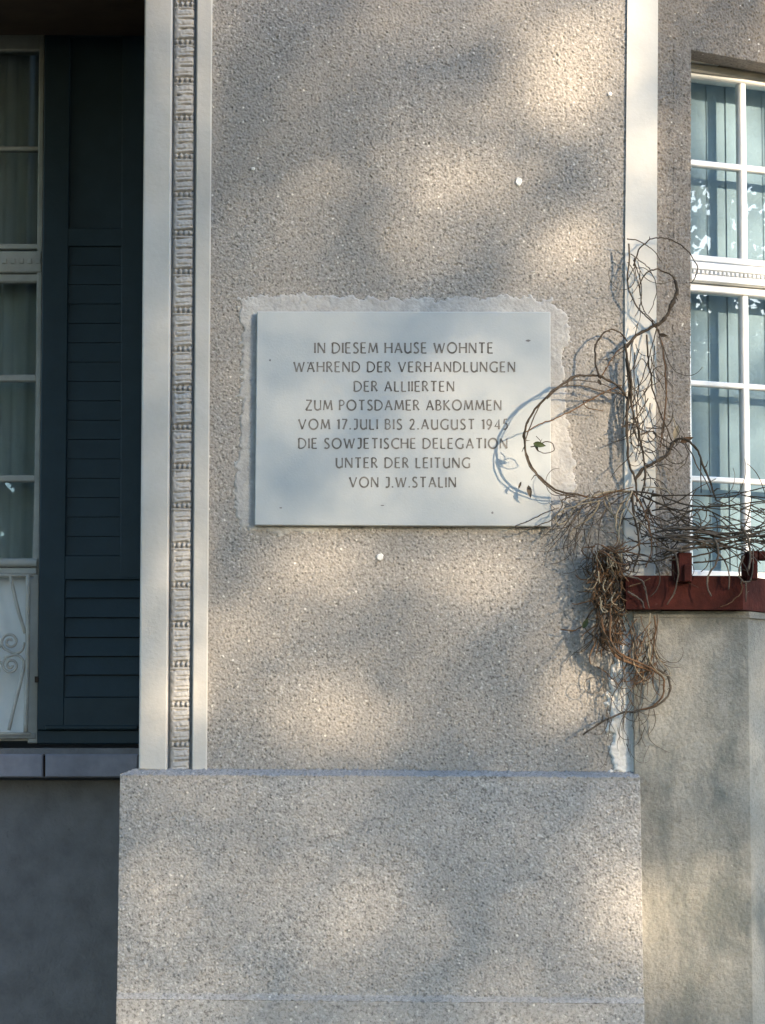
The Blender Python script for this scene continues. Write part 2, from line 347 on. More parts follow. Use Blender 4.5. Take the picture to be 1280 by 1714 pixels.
# plinth
PL = -.10
pl_l = [(201, 1299), (1071, 1303), (1077, 1672), (196, 1664)]
plo = pfield('plinth', pl_l, PL, .00135, 51, M['plinth'], villa, .30)
b = MB(); b.add([P(201, 1300, PL), P(1071, 1304, PL), P(1066, 1296, -.02), P(228, 1290, .0), P(201, 1300, PL + .6), P(230, 1290, .6)], [[0, 3, 2, 1], [0, 4, 5, 3]])
def wcap():
    A, B, C, D = P(228, 1286, .0), P(1066, 1292, .0), P(1071, 1301, PL - .002), P(201, 1297, PL - .002)
    H = rough(26, 420, 2 * PX, 91, .0024); return field('plinth_cap', A, B, C, D, (0, -.25, .97), H, M['plinth'], plo, .03)
wcap()
b = MB(); b.slab([P(201, 1300, PL + .01), P(232, 1289, .0), P(232, 1289, .5), P(201, 1300, .5)][::-1], .02, 0, V((0, 0, -1)))
b.obj('plinth_return', M['plinth'], plo)
lc = pfield('plinth_foot', [(195, 1672), (1078, 1680), (1084, 2262), (190, 2260)], PL - .012, .0013, 61, M['plinth'], villa, .25, 2.6)
field('foot_chamfer', P(195, 1659, PL + .003), P(1078, 1668, PL + .003), P(1078, 1680, PL - .0135), P(195, 1672, PL - .0135), (0, -.8, .6), rough(24, 440, 2 * PX, 97, .0015), M['plinth'], lc, .01)
# ---------------- left recess
RY = .75
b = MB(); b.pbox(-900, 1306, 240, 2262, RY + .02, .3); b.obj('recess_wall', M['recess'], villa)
b = MB(); b.pbox(-900, -60, 246, 40, .62, .08); b.obj('lintel', M['dark'], villa)
b = MB(); p0 = P(-900, -75, 0); p1 = P(238, -75, 0)
b.add([(p0.x, -2.2, p0.z - .05), (p1.x - .005, -2.2, p0.z - .05), (p1.x - .005, .60, p0.z - .05), (p0.x, .60, p0.z - .05), (p0.x, -2.2, p0.z + .2), (p1.x - .005, -2.2, p0.z + .2), (p1.x - .005, .60, p0.z + .2), (p0.x, .60, p0.z + .2)],
      [[0, 1, 2, 3], [7, 6, 5, 4], [0, 4, 5, 1], [1, 5, 6, 2], [2, 6, 7, 3], [3, 7, 4, 0]])
b.obj('shade_overhang', M['dark'], villa)  # unseen overhang, its forward reach shaped to darken the recess
b = MB(); q = [(P(-1000, 0, .6).x, .605), (P(262, 0, .8).x, .605), (P(262, 0, .8).x, 2.7), (P(-1000, 0, .6).x, 2.7)]; zc = P(0, -60, .62).z
b.add([V((x, y, z)) for z in (zc + .004, zc + .15) for x, y in q], [[0, 3, 2, 1], [4, 5, 6, 7], [0, 1, 5, 4], [1, 2, 6, 5], [2, 3, 7, 6], [3, 0, 4, 7]]); b.obj('ceiling', M['dark'], villa)
sill = MB().pbox(-900, 1252, 236, 1262, RY - .06, .12).obj('window_sill', M['recess'], villa)
b = MB()
for x0, x1 in ((-420, -248), (-245, -88), (-85, 71.5), (75.5, 231)):
    MB().slab([P(x0, 1262, RY - .09), P(x1, 1262, RY - .09), P(x1, 1301, RY - .09), P(x0, 1301, RY - .09)], .14, .004).obj('sill_tile', M['tile'], sill)
MB().pbox(-900, 1264, 236, 1300, RY - .07, .1).obj('mortar_joint', M['dark'], sill)
# shutter
SY = RY - .05
sh = MB()
sh.poly([(75, 46), (118, 46), (107, 1222), (62, 1222)], SY, .045, .003)
sh.poly([(204, 46), (262, 46), (254, 968), (201, 968)], SY, .045, .003)
for y0, y1 in ((46, 60), (382, 412), (930, 970), (1167, 1219)): sh.poly([(117 - y0 * .009, y0), ((205 if y0 < 900 else 252), y0), ((205 if y0 < 900 else 252), y1), (117 - y1 * .009, y1)], SY + .001, .043, .002)
sho = sh.obj('shutter', M['shutter'], villa)
MB().poly([(62, 1222), (252, 1222), (252, 1245), (62, 1245)], SY + .006, .04, .003).obj('drip_rail', M['shutter'], sho)
MB().poly([(75, 1214), (230, 1214), (230, 1221), (75, 1221)], SY - .012, .03, .003).obj('bottom_lip', M['shutter'], sho)
for k in range(16):
    a, c = 412 + k * 32.4, 412 + (k + 1) * 32.4; s = MB()
    t0, t1 = P(106, a + .3, SY + .0125), P(206, a + .3, SY + .0125); b0, b1 = P(106, c - .8, SY + .010), P(206, c - .8, SY + .010); d = V((0, .010, 0))
    s.add([t0, t1, b1, b0, t0 + d, t1 + d, b1 + d, b0 + d], [[0, 1, 2, 3], [7, 6, 5, 4], [0, 3, 7, 4], [1, 5, 6, 2], [3, 2, 6, 7], [0, 4, 5, 1]]); s.obj('slat', M['shutter'], sho)
MB().pbox(104, 410, 208, 932, SY + .034, .008).obj('backing', M['dark'], sho)
MB().poly([(112, 58), (206, 58), (206, 384), (110, 384)], SY + .018, .01).obj('panel', M['shutter'], sho)
ly = [970, 1001, 1034, 1067, 1099, 1130, 1167]
for k in range(6):
    a, c = ly[k], ly[k + 1]; s = MB()
    t0, t1 = P(106, a + .5, SY + .012), P(252, a + .5, SY + .012); b0, b1 = P(106, c - 1, SY + .003), P(252, c - 1, SY + .003); d = V((0, .012, 0))
    s.add([t0, t1, b1, b0, t0 + d, t1 + d, b1 + d, b0 + d], [[0, 1, 2, 3], [7, 6, 5, 4], [0, 3, 7, 4], [1, 5, 6, 2], [3, 2, 6, 7], [0, 4, 5, 1]]); s.obj('slat', M['shutter'], sho)
MB().pbox(104, 968, 252, 1168, SY + .034, .008).obj('backing', M['dark'], sho)
MB().pbox(58, 1132, 64, 1142, SY - .004, .02, .001).obj('hinge', M['dark'], sho)
# left window
WL = RY
def ledge(y): return 75 - (y - 45) * .0108
wn = MB()
wn.poly([(66, 46), (75, 46), (63, 1244), (46, 1244), (47, 960), (56, 940), (58, 800)], WL - .012, .06, .003)
wn.pbox(-620, 46, 67, 84, WL, .06, .004); lw = wn.obj('window', M['shadedwhite'], villa)
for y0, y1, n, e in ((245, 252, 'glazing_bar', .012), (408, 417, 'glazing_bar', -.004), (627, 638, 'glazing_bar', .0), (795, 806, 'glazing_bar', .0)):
    MB().pbox(-620, y0, ledge(y0) - 8, y1, WL + e, .03, .003).obj(n, M['shadedwhite'], lw)
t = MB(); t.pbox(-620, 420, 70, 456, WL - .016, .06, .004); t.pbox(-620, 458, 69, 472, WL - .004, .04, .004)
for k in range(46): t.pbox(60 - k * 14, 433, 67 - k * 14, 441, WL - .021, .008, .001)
t.obj('transom', M['shadedwhite'], lw)
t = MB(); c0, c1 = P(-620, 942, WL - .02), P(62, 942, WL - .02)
t.tube([c0, c1], 8 * PX, 12); t.pbox(-620, 950, 62, 961, WL - .02, .05, .003); t.obj('weather_rail', M['shadedwhite'], lw)
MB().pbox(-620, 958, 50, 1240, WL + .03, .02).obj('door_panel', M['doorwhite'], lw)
MB().pbox(-620, 1226, 60, 1237, WL - .014, .05, .003).obj('bottom_rail', M['shadedwhite'], lw)
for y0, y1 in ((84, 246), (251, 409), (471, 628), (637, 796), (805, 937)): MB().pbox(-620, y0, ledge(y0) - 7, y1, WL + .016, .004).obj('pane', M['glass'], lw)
for k, xx in enumerate((-190, -420)):
    MB().pbox(xx, 84, xx + 12, 940, WL - .003, .04, .003).obj('mullion', M['shadedwhite'], lw)
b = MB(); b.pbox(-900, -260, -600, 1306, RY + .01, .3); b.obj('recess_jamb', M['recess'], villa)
# iron grille
gr = MB(); GY = WL - .055
def gp(pts, Y=GY): return crom([P(x, y, Y) for x, y in pts], 6)
for x in (46, -84, -214, -344):
    gr.tube(gp([(x + 1, 962), (x, 1100), (x - 3, 1226)]), 4.3 * PX, 8)
gr.tube(gp([(-400, 963), (-100, 963), (56, 963)]), 3.5 * PX, 8); gr.tube(gp([(-400, 1228), (-100, 1228), (52, 1228)]), 3 * PX, 8)
gro = gr.obj('window_grille', M['grille'], villa, True)
def spiral(cx, cy, r0, a0, turns, sgn):
    pts = []
    for k in range(26):
        t = k / 25; a = a0 + sgn * turns * 2 * math.pi * t; r = r0 * (1 - .8 * t); pts.append((cx + r * math.cos(a), cy + r * math.sin(a)))
    return pts
for ox in (0, -130, -260):
    s = MB(); s.tube(gp([(17 + ox, 962), (22 + ox, 985), (30 + ox, 1020), (42 + ox, 1060)]), 3.4 * PX, 7); s.tube(gp([(15 + ox, 1222), (22 + ox, 1190), (31 + ox, 1155), (39 + ox, 1120), (40 + ox, 1105)]), 3.4 * PX, 7)
    s.tube(gp([(41 + ox, 1075), (37 + ox, 1088), (26 + ox, 1094), (12 + ox, 1088)] + spiral(17 + ox, 1074, 15, 2.2, 1.6, 1)), 2.6 * PX, 6)
    s.tube(gp([(40 + ox, 1120), (38 + ox, 1104), (27 + ox, 1096), (10 + ox, 1100)] + spiral(18 + ox, 1113, 14, -2.4, 1.6, -1)), 2.6 * PX, 6)
    s.tube(gp([(-6 + ox, 1075), (-2 + ox, 1082), (4 + ox, 1078)]), 3 * PX, 6); s.tube(gp([(-6 + ox, 1112), (-1 + ox, 1108), (5 + ox, 1112)]), 3 * PX, 6)
    s.tube(gp([(-48 + ox, 962), (-52 + ox, 985), (-60 + ox, 1020), (-72 + ox, 1060)]), 3.4 * PX, 7)
    s.tube(gp([(-45 + ox, 1222), (-52 + ox, 1190), (-61 + ox, 1155), (-69 + ox, 1120)]), 3.4 * PX, 7)
    s.tube(gp(spiral(-48 + ox, 1074, 15, .9, 1.6, -1)), 2.6 * PX, 6); s.tube(gp(spiral(-48 + ox, 1113, 14, -.9, 1.6, 1)), 2.6 * PX, 6)
    s.obj('scroll', M['grille'], gro, True)
# left interior
b = MB(); p0 = P(-1000, 2262, 1.0); b.slab([P(-1000, -260, 2.6), P(700, -260, 2.6), P(700, 1400, 2.6), P(-1000, 1400, 2.6)], .1); b.obj('room_back_wall', M['room'], villa)
lb = MB(); xa, xb = P(-1000, 600, RY + .25).x, P(262, 600, RY + .25).x; za, zb_ = .9, P(0, -60, RY).z; q = [(xa, RY + .10), (xb, RY + .10), (xb, 2.55), (xa, 2.55)]
lb.add([V((x, y, z)) for z in (za, zb_) for x, y in q], [[0, 3, 2, 1], [4, 5, 6, 7], [1, 2, 6, 5], [3, 0, 4, 7]]); lb.obj('room_shell', M['room'], villa)
cu = MB(); n = 160; zt, zb = P(0, 60, RY + .14).z, P(0, 945, RY + .14).z; x0, x1 = P(-640, 500, RY + .14).x, P(80, 500, RY + .14).x
vs = []
for i in range(n + 1):
    x = x0 + (x1 - x0) * i / n; y = RY + .15 + .014 * math.sin(i * .9) + .006 * math.sin(i * 2.3 + 1); vs += [V((x, y, zt)), V((x, y, zb))]
cu.add(vs, [[2 * i, 2 * i + 2, 2 * i + 3, 2 * i + 1] for i in range(n)])
tag(cu.obj('curtain', M['curtain'], None, True), 'grey net curtain hanging behind the dark left window', 'curtain')

# ---------------- right wing, angled back
ANG = math.radians(21.6)
W0 = P(1099, 600, .05); RW = Pl(W0, ANG)
def wf(name, pts, seed, m=M['side_rough'], parent=villa, off=0.0, amp=.0020, depth=.10):
    c = [RW.at(x, y, off) for x, y in pts]; st = 1.5 * PX
    nx = int((c[1] - c[0]).length / st) + 2; ny = int((c[0] - c[3]).length / st) + 2
    return field(name, *c, tuple(RW.n), rough(ny, nx, st, seed, amp), m, parent, depth)
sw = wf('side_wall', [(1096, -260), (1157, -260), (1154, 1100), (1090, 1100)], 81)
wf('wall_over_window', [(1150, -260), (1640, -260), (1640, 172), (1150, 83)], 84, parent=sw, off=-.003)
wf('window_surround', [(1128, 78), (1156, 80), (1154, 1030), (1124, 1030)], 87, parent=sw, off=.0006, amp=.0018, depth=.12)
# right window
OFF = -.11
u0, _ = RW.uz(1150, 500, OFF); um0, _ = RW.uz(1239, 300, OFF); um1, _ = RW.uz(1249, 300, OFF); ue, _ = RW.uz(1560, 500, OFF)
def wz(y, x=1156): return RW.uz(x, y, OFF)[1]
rw = MB(); rw.lbox(RW, u0 - .05, ue, wz(130), wz(108), OFF - .04, OFF + .01, .004); rw.lbox(RW, u0 - .05, ue, wz(108), wz(94), OFF - .04, OFF + .025, .004)
rw.lbox(RW, u0 - .06, u0 + .006, wz(1080), wz(130), OFF - .04, OFF + .01, .003)
rwo = rw.obj('window', M['white'], villa)
MB().lbox(RW, u0 - .05, ue, wz(93), wz(60), OFF - .05, OFF + .012).obj('head_board', mat('weathered_board', m_plain((.12, .075, .06), (.17, .11, .09), 20, .8, .3, 60, .2)), rwo)
MB().lbox(RW, u0 - .05, ue, wz(124), wz(109), OFF + .006, OFF + .018, .003).obj('blind_box', mat('grey_head_paint', m_plain((.19, .19, .18), (.26, .26, .25), 20, .6, .1, 60, .3)), rwo)
pitchm = (um1 - um0)
cols = [(um0, um1)]
step = RW.uz(1255 + 95, 300, OFF)[0] - RW.uz(1255, 300, OFF)[0]
for k in range(1, 4): cols.append((um0 + k * step, um1 + k * step))
for a, c in cols:
    MB().lbox(RW, a, c, wz(434), wz(128), OFF - .025, OFF + .004, .003).obj('glazing_bar', M['white'], rwo)
    MB().lbox(RW, a, c, wz(1080), wz(486), OFF - .025, OFF + .004, .003).obj('glazing_bar', M['white'], rwo)
for y0, y1 in ((267, 277), (636, 645), (796, 805), (954, 966)):
    MB().lbox(RW, u0, ue, wz(y1), wz(y0), OFF - .024, OFF + .003, .003).obj('glazing_bar', M['white'], rwo)
t = MB(); t.lbox(RW, u0, ue, wz(437), wz(427), OFF - .03, OFF + .012, .003); t.lbox(RW, u0, ue, wz(474), wz(439.5), OFF - .03, OFF + .020, .003); t.lbox(RW, u0, ue, wz(488), wz(476), OFF - .03, OFF + .012, .003)
t.lbox(RW, u0, ue, wz(453), wz(441), OFF + .02, OFF + .027, .002); t.lbox(RW, u0, ue, wz(472), wz(461), OFF + .02, OFF + .026, .002)
k = 0; uu = u0 + .005
while uu < ue: t.lbox(RW, uu, uu + .0095, wz(460), wz(454), OFF + .02, OFF + .0275, .002); uu += .0142
t.obj('transom', M['white'], rwo)
for y0, y1 in ((128, 268), (276, 428), (487, 637), (644, 797), (804, 955), (965, 1080)): MB().lbox(RW, u0, ue, wz(y1), wz(y0), OFF - .014, OFF - .010).obj('pane', M['glass'], rwo)
MB().lbox(RW, u0 - .05, ue, wz(1100), wz(1010), OFF - .05, OFF + .06).obj('window_ledge', M['white'], rwo)
# room behind
r = MB(); A = [RW.p(u0 - .3, 0, -.2), RW.p(ue + .4, 0, -.2), RW.p(ue + .4, 0, -3), RW.p(u0 - .3, 0, -3)]
zlo, zhi = wz(1300), wz(20); vs = [V((p.x, p.y, z)) for z in (zlo, zhi) for p in A]
r.add(vs, [[0, 3, 2, 1], [4, 5, 6, 7], [1, 2, 6, 5], [2, 3, 7, 6], [3, 0, 4, 7]]); r.obj('room_shell', M['room'], villa)
# vertical blinds
vb = thing('vertical_blind', 'pale grey vertical blind of hanging fabric slats behind the white right window', 'blind', RW.p(u0, wz(1060), OFF - .12))
bp = RW.uz(1205, 600, OFF - .12)[0] - RW.uz(1174, 600, OFF - .12)[0]
ub = RW.uz(1174, 600, OFF - .12)[0]; zt, zb = wz(118), wz(1050)
for k in range(-2, 14):
    cx = ub + bp * 1.02 * k; s = MB(); rows = []
    for i in range(7):
        q = (i / 6 - .5); a = math.radians(6 + random.Random(k).uniform(-2, 2)); wd = bp * 1.30
        rows.append(RW.p(cx + q * wd * math.cos(a), 0, OFF - .12 - q * wd * math.sin(a) + .003 * (1 - 4 * q * q)))
    vs = [V((p.x, p.y, zt)) for p in rows] + [V((p.x, p.y, zb)) for p in rows] + [V((p.x, p.y, zt)) - RW.n * .0012 for p in rows] + [V((p.x, p.y, zb)) - RW.n * .0012 for p in rows]
    fs = [[i, i + 1, 7 + i + 1, 7 + i] for i in range(6)] + [[14 + i + 1, 14 + i, 21 + i, 21 + i + 1] for i in range(6)] + [[0, 7, 21, 14], [6, 20, 27, 13]]
    s.add(vs, fs); s.obj('slat', M['blind'], vb)
MB().lbox(RW, u0 - .05, ue, zt, zt + .03, OFF - .15, OFF - .09).obj('head_rail', M['white'], vb)

# ================================================================== PARAPET WALL
par = thing('parapet_wall', 'low smooth rendered grey wall with damp stains under the red flower box', 'wall', (P(1063, 2262, -.05).x, -.05, 0))
c = [(1058, 1028), (1250, 1030), (1256, 2262), (1058, 2262)]
YF = -.034; kx = P(1252, 1024, YF).x; xl = P(1060, 1024, YF).x; zt = P(1150, 1023, YF).z
BA = math.radians(52)
b = MB(); far = 1.6
ring = [(xl, YF), (kx, YF), (kx + far * math.cos(BA), YF + far * math.sin(BA)), (kx + far * math.cos(BA) - .15, YF + far * math.sin(BA) + .1), (kx - .09, YF + .16), (xl, YF + .16)]
# subdivided front for a soft uneven edge
n = len(ring); zs = [0, zt - .018]
vs = [V((x, y, z)) for z in zs for x, y in ring]; fs = [[i, (i + 1) % n, n + (i + 1) % n, n + i] for i in range(n)] + [list(range(n, 2 * n))]
b.add([v + V((0, .006, 0)) for v in vs], fs); po = b.obj('wall_body', M['parapet'], par)
nyp, nxp = 560, 110
Hp = noise2(nyp, nxp, 9, 5) * .0003 + noise2(nyp, nxp, 40, 6) * .0007 + noise2(nyp, nxp, 4.5, 8) * .00028
field('render_coat', V((xl, YF, zt - .0182)), V((kx, YF, zt - .0182)), V((kx, YF, .0)), V((xl, YF, .0)), (0, -1, 0), Hp, M['parapet'], par, .005)
b = MB(); cr = [(xl, YF - .003), (kx + .003, YF - .003), (kx + far * math.cos(BA) + .01, YF + far * math.sin(BA) - .01), (kx + far * math.cos(BA) - .15, YF + far * math.sin(BA) + .12), (kx - .09, YF + .17), (xl, YF + .17)]
vs = [V((x, y, z)) for z in (zt - .0178, zt) for x, y in cr]; fs = [[i, (i + 1) % n, n + (i + 1) % n, n + i] for i in range(n)] + [list(range(n, 2 * n)), list(range(n - 1, -1, -1))]
b.add(vs, fs); b.obj('coping', M['parapet'], par)

# ================================================================== FLOWER BOX
fx0, fx1 = P(1047, 990, -.075).x, P(1243, 990, -.075).x; fz0 = zt + .002; fz1 = P(1150, 963.5, -.075).z
fb = thing('flower_box', 'red brown wooden flower box on the low wall below the white window', 'flower box', (fx0, -.075, fz0))
def plan(off_in, y0, y1): pass
def bentwall(ya, yb, z0, z1):
    m = MB(); L = 1.0; ca, sa = math.cos(BA), math.sin(BA)
    def pt(y): d = y - ya; return [(fx0, y), (fx1 - d * math.tan(BA / 2), y), (fx1 - d * math.tan(BA / 2) + L * ca, y + L * sa)]
    a, c = pt(ya), pt(yb); rg = a + c[::-1]; vs = [V((x, y, z)) for z in (z0, z1) for x, y in rg]; n = 6
    m.add(vs, [[i, (i + 1) % n, n + (i + 1) % n, n + i] for i in range(n)] + [list(range(n, 2 * n)), list(range(n - 1, -1, -1))]); return m
bentwall(-.075, -.055, fz0, fz1).obj('front_board', M['red'], fb)
m = bentwall(-.075, -.055, fz0, fz1); dv = V((-.04, .13, 0)); m.v = [p + V((0, .13, 0)) for p in m.v]; m.obj('back_board', M['red'], fb)
MB().slab([V((fx0, -.0545, fz1)), V((fx0, .0545, fz1)), V((fx0, .0545, fz0)), V((fx0, -.0545, fz0))][::-1], .018, 0, V((1, 0, 0))).obj('end_board', M['red'], fb)
MB().slab([V((fx0 + .02, .054, fz1 - .02)), V((fx1 - .03, .054, fz1 - .02)), V((fx1 - .03, -.054, fz1 - .02)), V((fx0 + .02, -.054, fz1 - .02))], .02, 0, V((0, 0, -1))).obj('soil', M['soil'], fb)
def upright(x0, x1, y0, y1, hook):
    m = MB(); m.pbox(x0, y0, x1, y1, -.105, .045, .003)
    o = m.obj('upright', M['red'], fb)
    MB().poly([(x0 - 10, y0 + 8), (x0 - .5, y0), (x0 - .5, y1), (x0 - 10, y1 - 6)], -.085, .02, .002).obj('side_batten', M['red'], o)
    MB().pbox(x0 + (x1 - x0) * .42, y0 + 20, x1 - 2, y1 - 1, -.117, .0115, .002).obj('block', M['red'], o)
    if hook: MB().pbox(x1 + .5, y0, x1 + 120, y0 + 15, -.100, .035, .003).obj('cross_rail', M['red'], o)
upright(1135, 1158, 925, 974, False); upright(1252, 1268, 922, 970, True)

# ================================================================== MEMORIAL PLAQUE
pq = thing('memorial_plaque', 'rectangular pale grey stone plaque with engraved German inscription mounted on the roughcast wall', 'plaque', P(675, 880, 0))
PY = -.026
slab = MB().poly([(430, 521.5), (921, 522), (922, 881), (426, 879)], PY, .017, .002).obj('slab', M['stone'], pq)
MB().poly([(438, 529), (913, 530), (914, 873), (434, 871)], PY + .0165, .02).obj('backing', M['dark'], pq)
def arc(cx, cy, rx, ry, a0, a1, n=14): return [(cx + rx * math.cos(math.radians(a0 + (a1 - a0) * k / n)), cy + ry * math.sin(math.radians(a0 + (a1 - a0) * k / n))) for k in range(n + 1)]
TH, TN = .175, .125
GL = {
 'I': (.0, [([(0, 0), (0, 1)], TH)]),
 'N': (.64, [([(0, 0), (0, 1)], TN), ([(0, 1), (.64, 0)], TH), ([(.64, 0), (.64, 1)], TN)]),
 'D': (.70, [([(.0, 0), (0, 1)], TH), ([(0, 1), (.16, 1)] + arc(.18, .5, .52, .5, 90, -90, 18) + [(.16, 0), (0, 0)], TN * 1.1)]),
 'E': (.44, [([(0, 0), (0, 1)], TH), ([(0, 1), (.44, 1)], TN), ([(0, .52), (.38, .52)], TN), ([(0, 0), (.46, 0)], TN)]),
 'S': (.45, [([(.43, .90), (.33, .98), (.22, 1.0), (.10, .95), (.04, .83), (.05, .71), (.14, .60), (.30, .48), (.41, .36), (.45, .24), (.40, .09), (.28, .01), (.17, 0), (.07, .03), (0, .10)], TH * .95)]),
 'M': (.84, [([(0, 0), (.11, 1)], TN), ([(.11, 1), (.42, .10)], TH), ([(.42, .10), (.73, 1)], TN), ([(.73, 1), (.84, 0)], TH)]),
 'H': (.64, [([(0, 0), (0, 1)], TH), ([(.64, 0), (.64, 1)], TH), ([(0, .52), (.64, .52)], TN)]),
 'A': (.68, [([(0, 0), (.33, 1)], TN), ([(.33, 1), (.68, 0)], TH), ([(.12, .34), (.56, .34)], TN)]),
 'U': (.58, [([(0, 1), (0, .36)] + arc(.28, .32, .28, .32, 180, 330, 10), TH), ([(.58, 0), (.58, 1)], TN)]),
 'W': (1.02, [([(0, 1), (.26, 0)], TH), ([(.26, 0), (.51, .92)], TN), ([(.51, .92), (.76, 0)], TH), ([(.76, 0), (1.02, 1)], TN)]),
 'O': (.88, [(arc(.44, .5, .44, .5, 80, 440, 30), TH * .95)]),
 'T': (.58, [([(.29, 0), (.29, 1)], TH), ([(0, 1), (.58, 1)], TN)]),
 'R': (.50, [([(0, 0), (0, 1)], TH), ([(0, 1), (.18, 1)] + arc(.18, .76, .25, .24, 90, -90, 10) + [(0, .52)], TN), ([(.18, .52), (.52, 0)], TH)]),
 'P': (.44, [([(0, 0), (0, 1)], TH), ([(0, 1), (.18, 1)] + arc(.18, .74, .26, .26, 90, -90, 10) + [(0, .48)], TN)]),
 'B': (.48, [([(0, 0), (0, 1)], TH), ([(0, 1), (.17, 1)] + arc(.17, .77, .23, .23, 90, -90, 10) + [(0, .54)], TN), ([(0, .54), (.19, .54)] + arc(.2, .27, .27, .27, 90, -90, 10) + [(0, 0)], TN)]),
 'V': (.70, [([(0, 1), (.35, 0)], TH), ([(.35, 0), (.70, 1)], TN)]),
 'L': (.40, [([(0, 1), (0, 0)], TH), ([(0, 0), (.42, 0)], TN)]),
 'G': (.74, [(arc(.46, .5, .46, .5, 48, 300, 20) + [(.70, .08)], TH * .9), ([(.70, .45), (.70, .06)], TH)]),
 'C': (.64, [(arc(.46, .5, .46, .5, 52, 308, 20), TH * .95)]),
 'Z': (.58, [([(.02, 1), (.56, 1)], TN), ([(.56, 1), (0, 0)], TH), ([(0, 0), (.60, 0)], TN)]),
 'K': (.54, [([(0, 0), (0, 1)], TH), ([(.03, .50), (.50, 1)], TN), ([(.10, .55), (.56, 0)], TH)]),
 'J': (.36, [([(.02, 1), (.36, 1)], TN), ([(.34, 1), (.34, .22), (.29, .08), (.18, .01), (.0, .02)], TH)]),
 '.': (.04, [([(.02, -.03), (.02, .11)], .15)]),
 '1': (.10, [([(-.06, .84), (.10, 1), (.10, 0)], TH)]),
 '7': (.44, [([(0, 1), (.46, 1)], TN), ([(.46, 1), (.10, 0)], TH)]),
 '2': (.46, [([(.02, .80), (.08, .94), (.22, 1), (.36, .93), (.41, .76), (.34, .54), (0, 0)], TH * .9), ([(0, 0), (.48, 0)], TN)]),
 '9': (.46, [(arc(.22, .70, .22, .29, 0, 360, 18), TN * 1.1), ([(.44, .72), (.40, .42), (.26, .12), (.10, -.02)], TH)]),
 '4': (.50, [([(.40, 0), (.40, 1), (0, .28), (.52, .28)], TH * .9)]),
 '5': (.42, [([(.40, 1), (.12, 1), (.08, .60), (.24, .62), (.36, .53), (.41, .36), (.37, .15), (.22, 0), (.04, .0)], TH * .9)]),
}
GL['Ä'] = (.68, GL['A'][1] + [([(.06, .86), (.06, 1.0)], .13), ([(.58, .86), (.58, 1.0)], .13)])
LINES = [('IN DIESEM HAUSE WOHNTE', 527, 824, 574, 591), ('WÄHREND DER VERHANDLUNGEN', 492, 861, 606, 622.5), ('DER ALLIIERTEN', 593, 759, 638.5, 655), ('ZUM POTSDAMER ABKOMMEN', 512, 838, 670, 686.5),
         ('VOM 17.JULI BIS 2.AUGUST 1945', 500, 849, 702, 718.5), ('DIE SOWJETISCHE DELEGATION', 500, 848, 734, 750.5), ('UNTER DER LEITUNG', 563, 786, 766.5, 783), ('VON J.W.STALIN', 585, 762, 799, 815.5)]
def inscription(text, x0, x1, y0, y1):
    ch = y1 - y0; sx = ch * 1.0
    wsum = sum(GL[c][0] for c in text if c != ' '); sp = text.count(' '); gaps = len(text) - 1
    # total = wsum*sx + gaps*e + sp*.22*sx
    e = ((x1 - x0) - (wsum + sp * .16) * sx) / gaps
    if e < .22 * sx:
        sx = (x1 - x0) / (wsum + sp * .16 + gaps * .22); e = .22 * sx
    m = MB(); x = x0; li = 0; words = []
    for c in text:
        if c == ' ': x += .16 * sx + e; words.append(m); m = MB(); continue
        wd, strokes = GL[c]; j = random.uniform(-.15, .15)
        for pts, th in strokes:
            q = [(x + a * sx, y1 + j - b * ch) for a, b in pts]; n = len(q); Y = PY - .0006 - (li % 9) * .00006; li += 1
            if n == 2: q = [(q[0][0] + (q[1][0] - q[0][0]) * t, q[0][1] + (q[1][1] - q[0][1]) * t) for t in (0, .2, .5, .8, 1)]; n = 5; fl = [1.22, .98, .9, .98, 1.22]
            else: fl = [1.15] + [1.0] * (n - 2) + [1.15]
            vs = []
            for i in range(n):
                a, b = q[max(0, i - 1)], q[min(n - 1, i + 1)]; dx, dy = b[0] - a[0], b[1] - a[1]; L = math.hypot(dx, dy) or 1
                nx, ny = -dy / L, dx / L; h = th * ch * .5 * fl[i]
                vs += [P(q[i][0] + nx * h, q[i][1] + ny * h, Y), P(q[i][0] - nx * h, q[i][1] - ny * h, Y)]
            m.add(vs, [[2 * i, 2 * i + 1, 2 * i + 3, 2 * i + 2] for i in range(n - 1)])
        x += wd * sx + e
    for q in words + [m]: q.obj('inscription_word', M['letter'], pq)
for a in LINES: inscription(*a)
# worn nicks in the stone
for k, (px, py, r, sx_, sy_) in enumerate([(884, 570, 3.5, 1.2, .5), (824, 858, 2, 1, 1), (452, 603, 1.5, 1, 1), (470, 850, 1.5, 1.5, .7), (640, 846, 1.5, 2, .5)]):
    blob('nick', px, py, r, PY - .0005, .001, M['recess'], slab, 30 + k, sx_, sy_)

